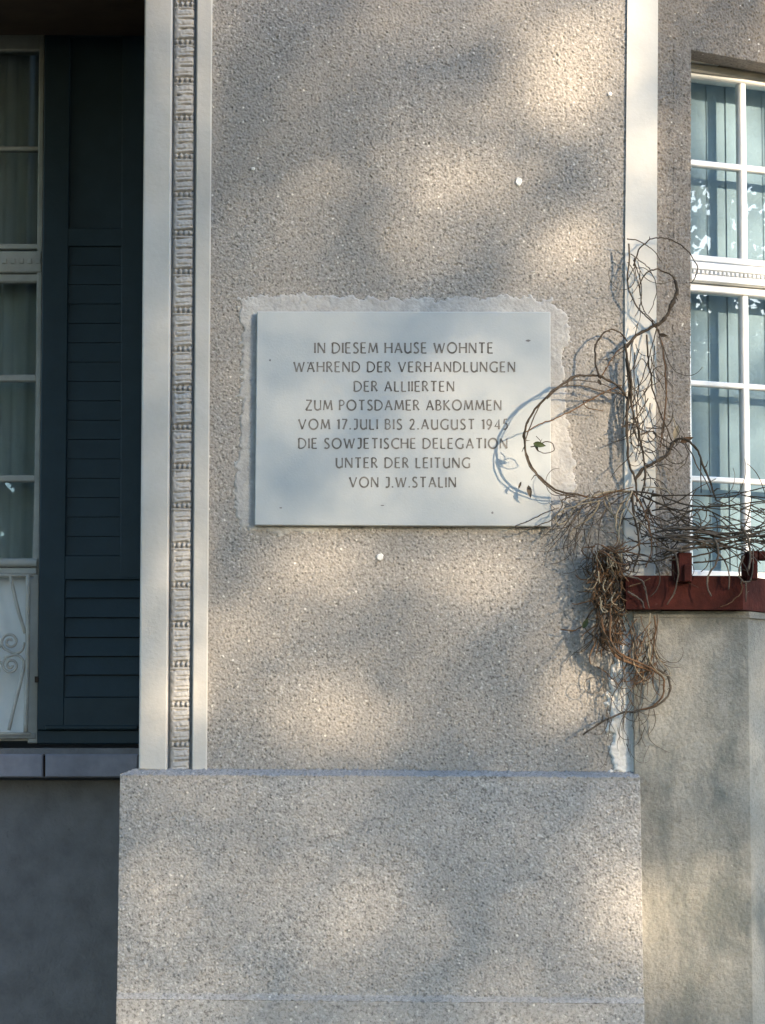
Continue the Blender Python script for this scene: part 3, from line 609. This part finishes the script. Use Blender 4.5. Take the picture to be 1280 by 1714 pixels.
# ================================================================== CLIMBING VINE
vine = thing('climbing_vine', 'bare leafless climbing vine tangled over the pilaster corner and the flower box', 'climbing plant', P(1040, 1290, -.02))
def vp(pts, Y0, Y1=None, jit=0.0):
    n = len(pts); Y1 = Y0 if Y1 is None else Y1; out = []
    for i, p in enumerate(pts):
        t = i / (n - 1); Y = p[2] if len(p) > 2 else Y0 + (Y1 - Y0) * t; out.append(P(p[0] + random.gauss(0, jit), p[1] + random.gauss(0, jit), Y))
    return out
def stem(pts, r, m='wine', Y0=-.05, Y1=None, knots=0.0, sub=5, taper=True):
    c = crom(vp(pts, Y0, Y1), sub); n = len(c); rr = random.Random(zlib.crc32(str(pts[0]).encode()))
    rad = [r * .88 * PX * (1 - (.35 * i / n if taper else 0)) * (1 + knots * max(0, rr.gauss(0, .5))) for i in range(n)]
    kx_, kz_ = 0, 0; w_ = []
    for p in c:
        kx_ = kx_ * .8 + rr.gauss(0, .0011); kz_ = kz_ * .8 + rr.gauss(0, .0011); fd = min(1, len(w_) / 6, (n - 1 - len(w_)) / 6); w_.append(p + V((kx_, 0, kz_)) * fd)
    c = w_
    b = MB().tube(c, rad, 6)
    for i in range(3, n - 1, 8):                                  # buds, spurs and side twigs
        if rr.random() < (.75 if r > 1.3 else .3):
            d = V((rr.gauss(0, 1), rr.gauss(-.2, .5), rr.gauss(0, 1))).normalized(); L = rr.uniform(3, 9 if r < 2 else 16) * PX
            q = [c[i], c[i] + d * L * .5 + V((0, 0, rr.gauss(0, .2) * L)), c[i] + d * L]; b.tube(q, [rad[i] * .75, rad[i] * .5, rad[i] * .2], 5)
    return b.obj('stem', M[m], vine, True)
D = -.108
stem([(968, 828, -.05), (935, 822, -.07), (905, 800, -.10), (885, 770, D), (878, 740, D), (880, 715, D), (893, 690, D), (915, 665, -.12), (935, 646, -.11), (960, 632, -.09), (985, 628, -.07), (1012, 634, -.06), (1036, 650, -.05), (1050, 668, -.04)], 2.0, 'wine', knots=.7, taper=False)
stem([(966, 832, -.05), (930, 824, -.08), (900, 800, -.11), (881, 768, D - .01), (882, 730, D - .01), (897, 690, D), (919, 662, D), (950, 640, -.1), (1000, 640, -.07), (1044, 662, -.05)], 1.5, 'wineg')
stem([(1048, 660, -.04), (1012, 655, -.06), (975, 645, -.09), (940, 648, -.11), (915, 668, -.12)], 1.7, 'wineg')
stem([(1040, 645, -.04), (1005, 660, -.06), (960, 686, -.08), (925, 704, -.10), (897, 713, -.12), (878, 724, -.12)], 1.5, 'rust')
stem([(995, 668, -.05), (975, 672, -.05), (985, 683, -.04), (1010, 688, -.03)], 1.2, 'rust')
stem([(888, 748, -.122), (900, 745, -.13), (914, 738, -.135), (924, 744, -.135), (922, 755, -.13), (905, 757, -.13), (898, 748, -.13), (905, 738, -.13), (897, 730, -.13)], 1.0, 'wine')
stem([(1003, 632), (997, 610), (996, 580), (1006, 562), (1020, 553), (1036, 556), (1050, 572)], 1.9, 'wine', -.07, -.03, .5)
stem([(1004, 634), (1018, 612), (1030, 590), (1048, 578)], 1.4, 'rust', -.06, -.03)
stem([(1048, 580), (1065, 562), (1090, 549), (1108, 540), (1119, 522), (1128, 505), (1134, 488), (1130, 470)], 3.0, 'wine', -.04, -.03, .8, taper=False)
stem([(1130, 470), (1121, 458), (1100, 452), (1084, 456), (1075, 470), (1072, 490), (1073, 506), (1080, 522), (1096, 540)], 1.6, 'wine', -.03, -.05)
stem([(1049, 400), (1066, 402), (1084, 412), (1098, 425), (1108, 440)], 1.2, 'wineg', -.06)
stem([(1060, 445), (1070, 420), (1085, 404), (1103, 397), (1121, 400), (1140, 412), (1153, 425), (1162, 440), (1165, 455), (1160, 470), (1153, 474)], 1.5, 'wine', -.05, -.01)
stem([(1052, 408), (1054, 440), (1050, 470), (1052, 490), (1058, 505), (1068, 520), (1082, 532), (1098, 547), (1106, 565), (1111, 595), (1115, 625), (1114, 660), (1112, 700), (1110, 725)], 1.7, 'wineg', -.05, -.02)
stem([(1055, 425), (1066, 432), (1080, 443), (1092, 460), (1098, 480), (1096, 505), (1085, 525)], 1.1, 'wineg', -.05)
stem([(1050, 470), (1060, 450), (1075, 448), (1090, 458)], 1.0, 'wine', -.05)
stem([(1046, 575), (1050, 605), (1056, 640), (1058, 680), (1064, 705), (1071, 735), (1076, 765), (1079, 800), (1072, 830)], 2.3, 'wine', -.05, -.05, .5)
stem([(1048, 600), (1053, 650), (1049, 700), (1051, 742), (1056, 780), (1064, 805), (1066, 840)], 2.6, 'wine', -.045, -.05, .5)
stem([(1062, 590), (1060, 620), (1061, 660), (1067, 700), (1072, 720)], 1.3, 'wineg', -.05)
stem([(1100, 545), (1092, 575), (1085, 600), (1070, 640), (1062, 665)], 1.2, 'wine', -.05)
stem([(1082, 560), (1084, 595), (1087, 620), (1092, 650), (1099, 672), (1108, 700), (1118, 725), (1126, 740)], 1.8, 'wine', -.05, -.03)
stem([(1113, 610), (1114, 650), (1113, 690), (1108, 730), (1104, 750)], 1.4, 'rust', -.04, -.02)
stem([(1098, 545), (1108, 575), (1112, 605), (1115, 650)], 1.6, 'rust', -.03)
stem([(1050, 640), (1070, 655), (1095, 645), (1110, 630)], 1.0, 'wineg', -.05)
stem([(1060, 680), (1080, 655), (1095, 620), (1110, 612)], 1.1, 'wine', -.05)
stem([(1060, 620), (1075, 600), (1090, 625), (1105, 640)], 1.0, 'wineg', -.05)
stem([(1062, 803), (1075, 786), (1096, 775), (1115, 765), (1121, 752), (1126, 740)], 3.0, 'wine', -.05, -.03, .6, taper=False)
stem([(1126, 740), (1140, 732), (1155, 738), (1169, 758), (1181, 788), (1192, 815), (1198, 836)], 2.4, 'wine', -.03, -.06, .5)
stem([(1140, 730), (1152, 750), (1164, 775), (1178, 800), (1190, 825)], 1.4, 'wineg', -.03, -.06)
stem([(1128, 742), (1132, 728), (1130, 712), (1126, 700)], 1.6, 'straw', -.03)
stem([(1120, 742), (1142, 740), (1150, 755), (1145, 775), (1132, 788)], 1.1, 'wineg', -.03)
stem([(1072, 728), (1090, 722), (1098, 732), (1085, 742), (1074, 736)], 1.3, 'wine', -.05)
stem([(1068, 760), (1085, 752), (1095, 760), (1100, 775)], 1.0, 'wine', -.05)
stem([(1172, 765), (1173, 800), (1173, 825)], 1.2, 'wine', -.04)
# fan of strands round the corner at the box
hub = (1058, 822)
for k, (pts, r, m, y0, y1) in enumerate([
    ([hub, (1025, 822), (985, 832), (960, 850), (950, 872), (935, 878), (928, 866), (940, 855), (968, 846), (1005, 838)], 1.5, 'straw', -.05, -.10),
    ([hub, (1015, 826), (975, 848), (955, 880), (950, 915), (955, 930)], 1.3, 'wineg', -.05, -.07),
    ([hub, (1020, 832), (990, 858), (968, 890), (960, 925)], 1.1, 'wineg', -.05, -.06),
    ([hub, (1030, 838), (1005, 870), (1000, 920)], 1.2, 'wineg', -.06, -.06),
    ([(968, 828), (990, 832), (1020, 826), (1060, 815)], 1.6, 'rust', -.05, -.06),
    ([(968, 826), (940, 838), (938, 850), (920, 870), (895, 882), (872, 886), (862, 880), (880, 872), (905, 860), (935, 850)], 1.2, 'wineg', -.06, -.05),
    ([hub, (1035, 850), (1030, 880), (1038, 910), (1040, 940)], 2.0, 'straw', -.08, -.10),
    ([hub, (1045, 850), (1036, 880), (1034, 930)], 1.6, 'straw', -.09, -.10),
    ([hub, (1060, 860), (1066, 890), (1070, 920), (1062, 945), (1060, 958)], 2.2, 'wine', -.08, -.09),
    ([hub, (1075, 850), (1085, 880), (1090, 920), (1080, 950)], 1.6, 'rust', -.08, -.09),
    ([hub, (1090, 838), (1120, 850), (1150, 856), (1180, 852), (1215, 870), (1240, 890)], 1.6, 'wine', -.08, -.10),
    ([hub, (1100, 828), (1130, 840), (1170, 848), (1220, 845), (1290, 837)], 1.7, 'wine', -.08, -.10),
    ([(1090, 830), (1150, 829), (1210, 832), (1250, 822), (1290, 814)], 1.4, 'wine', -.08, -.10),
    ([(1075, 815), (1110, 818), (1125, 832)], 1.2, 'straw', -.06, -.05),
    ([(1100, 890), (1140, 886), (1180, 888), (1230, 892), (1290, 878)], 1.5, 'wine', -.08, -.11),
    ([(1060, 880), (1080, 872), (1110, 880), (1140, 870), (1165, 862)], 1.3, 'wineg', -.07, -.07),
    ([(1196, 836), (1225, 850), (1260, 868), (1290, 880)], 1.3, 'wineg', -.07, -.1),
    ([(1125, 925), (1150, 912), (1180, 906), (1215, 900), (1250, 895), (1290, 884)], 2.6, 'wineg', -.11, -.12),
    ([(1110, 930), (1150, 918), (1190, 913), (1230, 905), (1290, 893)], 2.2, 'wine', -.10, -.11),
    ([(1100, 915), (1140, 922), (1190, 908), (1235, 898), (1290, 896)], 2.0, 'wineg', -.11, -.12),
    ([(1120, 938), (1165, 930), (1205, 918), (1245, 910), (1290, 902)], 1.8, 'wine', -.10, -.11),
    ([(1160, 942), (1195, 938), (1225, 930), (1260, 922)], 1.5, 'wine', -.10, -.11),
    ([(1100, 900), (1150, 898), (1200, 893), (1240, 902), (1290, 912)], 1.5, 'wineg', -.10, -.11),
    ([(1060, 938), (1090, 940), (1120, 932), (1150, 928)], 1.6, 'wine', -.09, -.09),
    ([(1050, 900), (1075, 910), (1110, 905), (1140, 895)], 1.3, 'wine', -.08, -.09),
    ([(1195, 900), (1202, 920), (1198, 945), (1186, 962), (1184, 985), (1190, 998)], 2.0, 'wineg', -.12, -.125),
    ([(1240, 880), (1252, 905), (1256, 930), (1252, 955)], 2.4, 'wineg', -.13, -.13),
    ([(1245, 930), (1236, 955), (1240, 970), (1254, 972), (1260, 960), (1260, 920)], 1.7, 'wineg', -.13, -.125),
    ([(1240, 972), (1240, 990), (1225, 1008), (1205, 1016)], 1.1, 'rust', -.10, -.085),
    ([(1248, 975), (1248, 1008)], 1.4, 'wineg', -.10, -.09),
    ([(1130, 925), (1135, 960), (1128, 990), (1116, 1012)], 1.6, 'wineg', -.125, -.09),
    ([(1048, 964), (1070, 970), (1080, 985), (1086, 1018)], 1.8, 'wineg', -.09, -.09),
    ([(1050, 990), (1065, 998), (1074, 1008), (1078, 1018)], 1.8, 'wineg', -.09, -.09),
    ([(1052, 982), (1070, 976), (1088, 968)], 1.2, 'rust', -.085, -.085),
    ([(1012, 1030), (1008, 1050), (1020, 1080), (1040, 1100), (1075, 1116), (1100, 1120), (1118, 1135), (1122, 1152), (1114, 1170), (1094, 1184), (1060, 1190), (1032, 1197), (1000, 1212), (975, 1230)], 2.4, 'wineg', -.09, -.05),
    ([(1022, 1030), (1022, 1070), (1038, 1094), (1066, 1108), (1095, 1122), (1112, 1140), (1112, 1162), (1098, 1180), (1070, 1188)], 2.2, 'rust', -.10, -.09),
    ([(1005, 1030), (1012, 1065), (1030, 1095), (1060, 1112), (1090, 1124)], 2.6, 'rust', -.10, -.09),
    ([(1095, 1030), (1097, 1060), (1092, 1090), (1086, 1118), (1082, 1140)], 1.5, 'rust', -.09, -.08),
    ([(1088, 1026), (1084, 1060), (1088, 1090), (1082, 1125)], 1.3, 'straw', -.09, -.08),
    ([(1100, 1028), (1100, 1065), (1096, 1095), (1094, 1120)], 1.1, 'wineg', -.09, -.08),
    ([(1050, 1040), (1062, 1070), (1066, 1095), (1062, 1110)], 1.4, 'wineg', -.09, -.08),
    ([(1090, 1040), (1072, 1062), (1060, 1075), (1045, 1080)], 1.1, 'rust', -.09, -.07),
    ([(938, 1053), (960, 1056), (975, 1050), (985, 1060), (1005, 1075), (1016, 1090)], 1.2, 'rust', -.04, -.06),
    ([(998, 1115), (1012, 1125), (1025, 1140), (1040, 1152)], 1.2, 'rust', -.03, -.035),
    ([(1085, 1120), (1075, 1150), (1070, 1180), (1072, 1175)], 1.1, 'wineg', -.08, -.07),
    ([(1040, 1100), (1048, 1140), (1060, 1160), (1080, 1170)], 1.1, 'wineg', -.08, -.07),
    ([(1060, 1112), (1040, 1140), (1025, 1165), (1020, 1195)], 1.0, 'wineg', -.07, -.04)]):
    stem(pts, r, m, y0, y1, .4)
# random twigs
def wander(b, px, py, ang, n, step, curl, Y, r, bend=0.0, dY=0.0):
    pts = []; a = ang; cu = random.uniform(-curl, curl) + bend
    for i in range(n):
        pts.append(P(px, py, Y)); px += math.cos(a) * step; py += math.sin(a) * step; cu += random.gauss(0, curl * .45); cu *= .93; a += cu
        Y += random.gauss(0, .004) + dY
        Y = min(Y, -.026)
    c = crom(pts, 3); k = len(c); b.tube(c, [r * PX * (1 - .5 * i / k) for i in range(k)], 5)
def tangle(name, m, specs):
    b = MB()
    for (x0, y0, x1, y1, n, a0, a1, ln, st, curl, Ya, Yb, r0, r1) in specs:
        for _ in range(n):
            wander(b, random.uniform(x0, x1), random.uniform(y0, y1), math.radians(random.uniform(a0, a1)), random.randint(max(4, ln - 3), ln + 3), st, curl, random.uniform(Ya, Yb), random.uniform(r0, r1))
    return tag(b.obj(name, M[m], vine, True), kind='stuff')
tangle('dark_twigs', 'wine', [
    (1048, 430, 1100, 560, 7, 50, 110, 8, 11, .22, -.06, -.03, .7, 1.1), (1048, 570, 1110, 720, 26, 60, 130, 8, 10, .3, -.06, -.03, .7, 1.2),
    (1048, 700, 1110, 810, 24, -20, 160, 7, 8, .4, -.06, -.03, .7, 1.2), (1040, 815, 1110, 850, 14, 40, 140, 9, 11, .28, -.09, -.04, .8, 1.6),
    (1050, 850, 1150, 930, 22, -35, 35, 9, 12, .25, -.10, -.05, .8, 1.5), (1150, 820, 1290, 880, 12, -15, 35, 9, 13, .18, -.10, -.07, .7, 1.2),
    (1150, 880, 1290, 925, 14, -25, 15, 9, 13, .2, -.12, -.09, .9, 1.7), (990, 915, 1042, 1010, 40, 50, 130, 5, 7, .5, -.10, -.025, .9, 1.7),
    (1000, 1000, 1050, 1050, 16, 60, 120, 8, 10, .3, -.11, -.06, .8, 1.4)])
tangle('grey_twigs', 'wineg', [
    (955, 815, 1050, 850, 13, 95, 175, 9, 10, .4, -.08, -.04, .6, 1.1), (940, 840, 1000, 940, 26, 60, 130, 8, 9, .3, -.06, -.035, .6, 1.0),
    (1050, 850, 1160, 940, 22, -50, 50, 8, 10, .45, -.10, -.05, .7, 1.3), (1100, 640, 1150, 760, 6, 60, 120, 7, 9, .3, -.03, -.027, .6, 1.0),
    (1170, 840, 1290, 930, 22, -30, 40, 8, 12, .25, -.11, -.08, .7, 1.3), (1005, 1050, 1100, 1190, 40, 60, 120, 8, 9, .3, -.07, -.045, .6, .9),
    (1010, 1170, 1090, 1250, 24, 60, 120, 6, 8, .3, -.065, -.045, .5, .8), (1110, 880, 1290, 905, 14, -15, 15, 10, 14, .12, -.12, -.1, 1.2, 2.0)])
tangle('rusty_twigs', 'rust', [
    (990, 915, 1044, 1000, 95, 55, 125, 5, 7, .5, -.085, -.025, .8, 1.9), (990, 915, 1042, 1025, 85, -40, 220, 3, 6, .7, -.085, -.03, .7, 1.7), (995, 912, 1042, 925, 14, -30, 30, 5, 8, .3, -.14, -.08, 1.0, 1.8),
    (998, 1000, 1046, 1070, 60, 50, 130, 5, 7, .45, -.09, -.03, .8, 1.8), (1050, 1030, 1100, 1100, 18, 40, 150, 7, 8, .35, -.09, -.065, .7, 1.2),
    (1055, 1095, 1100, 1125, 16, 50, 130, 6, 8, .3, -.09, -.065, .7, 1.3), (1060, 840, 1110, 880, 8, 20, 120, 7, 9, .3, -.08, -.05, .8, 1.3)])
tangle('straw_twigs', 'straw', [(1000, 820, 1060, 850, 4, 60, 140, 9, 10, .25, -.10, -.06, .9, 1.5), (992, 918, 1042, 1020, 30, 40, 140, 3, 7, .6, -.115, -.05, .8, 1.8), (1060, 1035, 1100, 1080, 6, 60, 110, 8, 9, .2, -.09, -.07, .7, 1.1)])
def leafm(px, py, L, ang, Y, m, wid=.36):
    b = MB(); a = math.radians(ang); dx, dy = math.cos(a), math.sin(a); vs = []; n = 7
    for i in range(n):
        t = i / (n - 1); h = L * wid * math.sin(math.pi * (t ** .8)) * .5; cx, cy = px + dx * L * t, py + dy * L * t; sag = -.006 * math.sin(math.pi * t)
        vs += [P(cx - dy * h, cy + dx * h, Y + sag), P(cx, cy, Y + sag + .004), P(cx + dy * h, cy - dx * h, Y + sag)]
    fs = []
    for i in range(n - 1):
        for k in (0, 1): fs.append([3 * i + k, 3 * i + k + 1, 3 * i + k + 4, 3 * i + k + 3])
    b.add(vs, fs); return b.obj('leaf', M[m], vine, True)
leafm(975, 1052, 20, -62, -.055, 'leaf', .45); leafm(892, 742, 22, 12, -.135, 'leaf', .45); leafm(896, 744, 13, 70, -.13, 'wine', .35)
leafm(884, 812, 22, 80, -.06, 'wineg', .4); leafm(872, 806, 14, 110, -.06, 'wineg', .3); leafm(1000, 635, 12, 60, -.07, 'wine', .5)
leafm(1128, 735, 26, -75, -.035, 'straw', .35); leafm(1138, 740, 24, -20, -.035, 'rust', .4); leafm(1102, 560, 16, 10, -.045, 'wine', .4)

# ================================================================== GARDEN TREES (behind the photographer; they shade the wall and show in the panes)
BL = [(960, 120, 85, 110, .95), (1072, 200, 28, 75, 1.0), (1072, 15, 28, 28, .8), (775, 305, 100, 50, .8), (720, 385, 60, 50, .6), (925, 400, 120, 85, .8), (1000, 560, 50, 80, .5),
      (860, 740, 120, 120, .75), (1072, 710, 28, 90, .95), (560, 955, 105, 50, .7), (800, 960, 100, 45, .6), (450, 1080, 55, 65, .45), (372, 1075, 42, 80, .75), (262, 1095, 55, 105, 1.0), (262, 140, 40, 55, .5), (262, 780, 40, 150, .25),
      (560, 1195, 85, 60, .75), (960, 1130, 75, 80, 1.0), (1100, 1110, 45, 95, .65), (560, 1545, 105, 85, .8), (1010, 1530, 75, 85, .85), (1105, 1540, 40, 100, .8), (1190, 1560, 55, 90, .7), (270, 1340, 75, 45, .4), (300, 1675, 110, 40, .4),
      (640, 1060, 330, 160, .16), (900, 330, 220, 240, .22), (640, 1500, 480, 150, .16), (285, 1040, 60, 160, .3), (690, 840, 160, 40, .35), (480, 800, 60, 90, .2), (640, 620, 140, 90, .15)]
def lit(px, py):
    s = .06
    for cx, cy, rx, ry, a in BL: s = max(s, a * math.exp(-.5 * ((px - cx) / rx) ** 2 - .5 * ((py - cy) / ry) ** 2)) if a > .0 else s
    return min(1, s * 1.05)
def leafcloud(name, pts, m, parent, size=(.05, .09), seed=1):
    r = np.random.RandomState(seed); n = len(pts); p = np.array([tuple(q) for q in pts])
    a = r.randn(n, 3); a /= np.linalg.norm(a, axis=1)[:, None]; c = np.cross(a, r.randn(n, 3)); c /= np.linalg.norm(c, axis=1)[:, None]
    s = r.uniform(size[0], size[1], (n, 1)); wv = c * s * .42; lv = a * s
    verts = np.stack([p - lv * .5, p - lv * .05 + wv, p + lv * .5, p - lv * .05 - wv], 1).reshape(-1, 3)
    faces = np.arange(n * 4).reshape(n, 4)
    return mk(name, verts.tolist(), faces.tolist(), m, parent)
tree = thing('garden_tree', 'loose leafy garden tree nearest the villa whose crown dapples the pilaster with shade', 'tree', V((11.2, -13.8, 0)), 'trees in the villa garden')
pts = []; rr = random.Random(5)
while len(pts) < 22500:
    px, py = rr.uniform(150, 1420), rr.uniform(-120, 1860)
    if rr.random() < (1 - lit(px, py)) ** 1.0:
        q = P(px, py, 0) + SUN * rr.uniform(15.0, 21.0); pts.append(q)
ctr = P(700, 500, 0) + SUN * 18
clumps = [ctr + V((rr.gauss(0, 1.6), rr.gauss(0, 1.6), rr.uniform(-1.2, 3.4))) for _ in range(60)]
k = 0
while k < 16000:
    c = rr.choice(clumps); q = c + V((rr.gauss(0, .38), rr.gauss(0, .38), rr.gauss(0, .30)))
    # leave the beam that falls on the front to the leaves placed above
    t = -q.y / -SUN.y if False else (0 - q.y) / (-SUN.y); h = q + SUN * ((0 - q.y) / SUN.y); hx = 640 + h.x * 600; hy = 1300 - (h.z - 1.6) * 600
    if 130 < hx < 1440 and -140 < hy < 1900: continue
    pts.append(q); k += 1
leafcloud('crown', pts, M['foil'], tree, (.03, .056), 3)
tb = MB(); tp = crom([V((11.2, -13.8, 0)), V((11.15, -13.8, 1.6)), V((11.3, -13.75, 3.2)), V((11.4, -13.7, 5.0)), V((11.6, -13.6, 7.8))], 6)
tb.tube(tp, [.16 - .12 * i / len(tp) for i in range(len(tp))], 10)
for k in range(9):
    z = 3.6 + k * .42; a = V((11.35, -13.72, z)); e = ctr + V((rr.uniform(-1.8, 2.2), rr.uniform(-1.8, 1.8), z - 4.2)); mdl = (a + e) / 2 + V((0, 0, .3)); cc = crom([a, mdl, e], 6); tb.tube(cc, [.05 - .042 * i / len(cc) for i in range(len(cc))], 6)
tb.obj('trunk', M['trunk'], tree, True)
def in_beam(q):
    h = q + SUN * ((0 - q.y) / SUN.y); hx = 640 + h.x * 600; hy = 1300 - (h.z - 1.6) * 600
    return 130 < hx < 1500 and -160 < hy < 1950
def bigtree(label, x, y, h, rad, n, seed, size=(.18, .34), gap=None):
    r = random.Random(seed); t = thing('garden_tree', label, 'tree', V((x, y, 0)), 'trees in the villa garden'); ps = []
    cl = [V((x + r.gauss(0, rad * .42), y + r.gauss(0, rad * .42), r.uniform(h * .12, h))) for _ in range(90)]
    for _ in range(n):
        c = r.choice(cl); ps.append(c + V((r.gauss(0, .5), r.gauss(0, .5), r.gauss(0, .4))))
    ps = [p for p in ps if p.z > .1 and not in_beam(p) and not (gap and gap(p))]
    leafcloud('crown', ps, M['foil'], t, size, seed)
    b = MB(); c = crom([V((x, y, 0)), V((x + .1, y, h * .4)), V((x, y + .1, h * .9))], 6); b.tube(c, [.28 - .22 * i / len(c) for i in range(len(c))], 10); b.obj('trunk', M['trunk'], t, True); return t
bigtree('tall dense tree behind the photographer, opposite the shuttered window', -3.5, -17, 19, 3.6, 22000, 41)
bigtree('bushy tree far left of the photographer', -10, -14, 17, 3.8, 18000, 42)
bigtree('spreading tree right behind the photographer', 4.0, -19, 13, 3.6, 12000, 43)
bigtree('tall bushy tree right of the shading tree', 18.0, -13.6, 12, 3.4, 70000, 44, (.09, .16), lambda p: 6.9 + .5 * math.sin(p.y * 2.1) < p.z < 8.4 + .6 * math.sin(p.y * 1.3 + 1) and math.sin(p.y * 4 + p.z * 3) > -.62)
bigtree('dense tree at the right edge of the lawn', 25, -17, 8.0, 3.8, 40000, 45, (.12, .24))
bigtree('wide tree beyond the lawn, far behind the photographer', 9.5, -25, 12.0, 4.0, 10000, 46)
